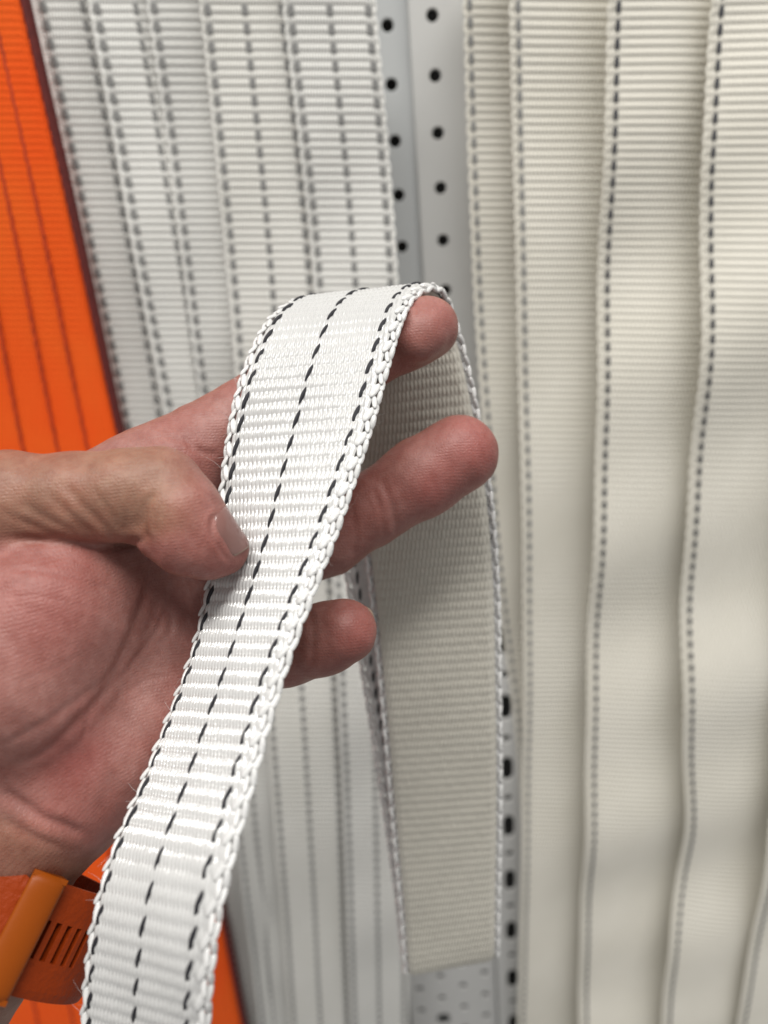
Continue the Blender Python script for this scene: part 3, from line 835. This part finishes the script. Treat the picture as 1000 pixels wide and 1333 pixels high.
# frame of the wrist at the band: centre, forearm axis, the two cross directions (camera mm)
WC = cp(-28, 1170, 183)
WA = (cp(22, 1105, 181) - cp(-75, 1285, 168)); WA /= np.linalg.norm(WA)           # towards the hand
WX = np.cross(WA, np.array([0, 0, 1.0])); WX /= np.linalg.norm(WX)                # to the right in the picture
WZ = np.cross(WX, WA)                                                             # towards the camera
if WZ[2] < 0: WZ = -WZ
if WX[0] < 0: WX = -WX
RX, RZ = 30.0, 22.5
def band_pt(l, wv, h):                   # l: arc length mm along the band, 0 faces the camera; wv across; h outwards
    th = l / 26.0
    x, z = RX * math.sin(th), RZ * math.cos(th)
    nx, nz = math.sin(th) / RX, math.cos(th) / RZ; q = math.hypot(nx, nz); nx /= q; nz /= q
    return WC + WX * (x + nx * h) + WZ * (z + nz * h) + WA * wv
def band(name, l0, l1, halfw, h0, h1, holes, mat, parent, step=1.0, crown=0.0):
    """slotted strip: holes = list of (l0, l1, w0, w1); halfw(l) gives its half width"""
    ls = sorted(set(list(np.round(np.arange(l0, l1 + .01, step), 3)) + [v for h in holes for v in h[:2]]))
    wf = sorted(set(list(np.round(np.linspace(-1, 1, 13), 3)) + [-.34, .34]))
    V, F, idx = [], [], {}
    def vtx(i, j, k):
        key = (i, j, k)
        if key not in idx:
            hw = halfw(ls[i]); hh = (h0, h1)[k]
            if k == 1 and j in (0, len(wf) - 1): hh -= 0.5
            if k == 1 and crown: hh += crown * (math.sin(math.pi * (ls[i] - l0) / (l1 - l0)) ** .6 - 1)
            idx[key] = len(V); V.append(band_pt(ls[i], wf[j] * hw, hh))
        return idx[key]
    solid = {}
    for i in range(len(ls) - 1):
        for j in range(len(wf) - 1):
            lm, wm = (ls[i] + ls[i + 1]) / 2, (wf[j] + wf[j + 1]) / 2
            solid[i, j] = not any(h[0] < lm < h[1] and h[2] < wm < h[3] for h in holes)
    for (i, j), s in solid.items():
        if not s: continue
        F.append((vtx(i, j, 1), vtx(i + 1, j, 1), vtx(i + 1, j + 1, 1), vtx(i, j + 1, 1)))
        F.append((vtx(i, j, 0), vtx(i, j + 1, 0), vtx(i + 1, j + 1, 0), vtx(i + 1, j, 0)))
        for di, dj, e in ((-1, 0, ((i, j + 1), (i, j))), (1, 0, ((i + 1, j), (i + 1, j + 1))), (0, -1, ((i, j), (i + 1, j))), (0, 1, ((i + 1, j + 1), (i, j + 1)))):
            if not solid.get((i + di, j + dj), False):
                (a, b_), (c_, d_) = e
                F.append((vtx(a, b_, 1), vtx(a, b_, 0), vtx(c_, d_, 0), vtx(c_, d_, 1)))
    o = mesh_obj(name, c2w(np.array(V)), F, mat, parent, smooth=crown > 0)
    if not crown: bevel(o, .0003, 2)
    return o
watch = thing('watch_band', 'orange silicone watch band with slots worn on the wrist', 'watch band', c2w(WC))
band('band', -44, 74, lambda l: 11.2, 0.0, 2.4, [(l, l + 1.25, -.34, .34) for l in (17.6, 20.1, 22.6, 25.1, 27.6)], M_RUB, watch)
band('band_tail', -40, 16, lambda l: 10.8 if l < 10 else 10.8 - (l - 10) * .5, 2.6, 5.0, [(l, l + 1.7, -.34, .34) for l in (-6.5, -3.2, .1, 3.4, 6.7)], M_RUB, watch)
band('keeper', 11.0, 17.0, lambda l: 12.4, 5.1, 6.7, [], M_KEEP, watch, .5, .8)
for sgn in (-1, 1):
    V = []
    F = []
    for i, l in enumerate(np.linspace(11.0, 17.0, 8)):
        for (wv, hh) in ((11.3, -.2), (12.4, -.2), (12.4, 6.1), (11.3, 6.1)): V.append(band_pt(l, wv * sgn, hh))
    for i in range(7):
        for k in range(4): F.append((i * 4 + k, i * 4 + (k + 1) % 4, i * 4 + 4 + (k + 1) % 4, i * 4 + 4 + k))
    F += [(3, 2, 1, 0), (28, 29, 30, 31)]
    mesh_obj('keeper_side', c2w(np.array(V)), F, M_KEEP, watch, smooth=False)
bk = band('buckle', -8, -1.0, lambda l: 12.6, 5.2, 7.0, [(-6.5, -2.5, -.8, .8)], M_METAL, watch)

# ------------------------------------------------------------------ loose fibres on the strap's edges
FV, FF = [], []
for _ in range(55):
    u = random.choice((0.0, 1.0)); q = np.array([random.uniform(.02, s_top)])
    p, n = hsurf(q, np.array([u]), 1); x = ipS(Wn, q)[0] * (1 if u > .5 else -1); y = ipS(T_, q)[0]
    d = x * random.uniform(.1, .9) + y * random.uniform(-1, 1) + n[0] * random.uniform(-.2, .8); d /= np.linalg.norm(d)
    e = np.cross(d, n[0]) * random.uniform(-1, 1) + n[0] * random.uniform(-.6, .6)
    ln = random.uniform(.0015, .0055); b0 = len(FV); k = 7
    a1 = np.cross(d, np.array([.3, .5, .8])); a1 /= np.linalg.norm(a1); a2 = np.cross(d, a1)
    for i in range(k):
        t = i / (k - 1); c = p[0] + x * .0006 + n[0] * .0006 + d * ln * t + e * ln * t * t * .8
        r = .000035 * (1 - .6 * t)
        for m_ in range(3): FV.append(c + (a1 * math.cos(m_ * 2.094) + a2 * math.sin(m_ * 2.094)) * r)
    for i in range(k - 1):
        for m_ in range(3): FF.append((b0 + i * 3 + m_, b0 + i * 3 + (m_ + 1) % 3, b0 + i * 3 + 3 + (m_ + 1) % 3, b0 + i * 3 + 3 + m_))
tag(mesh_obj('loose_fibres', np.array(FV), np.array(FF), M_HELD, held), kind='stuff')
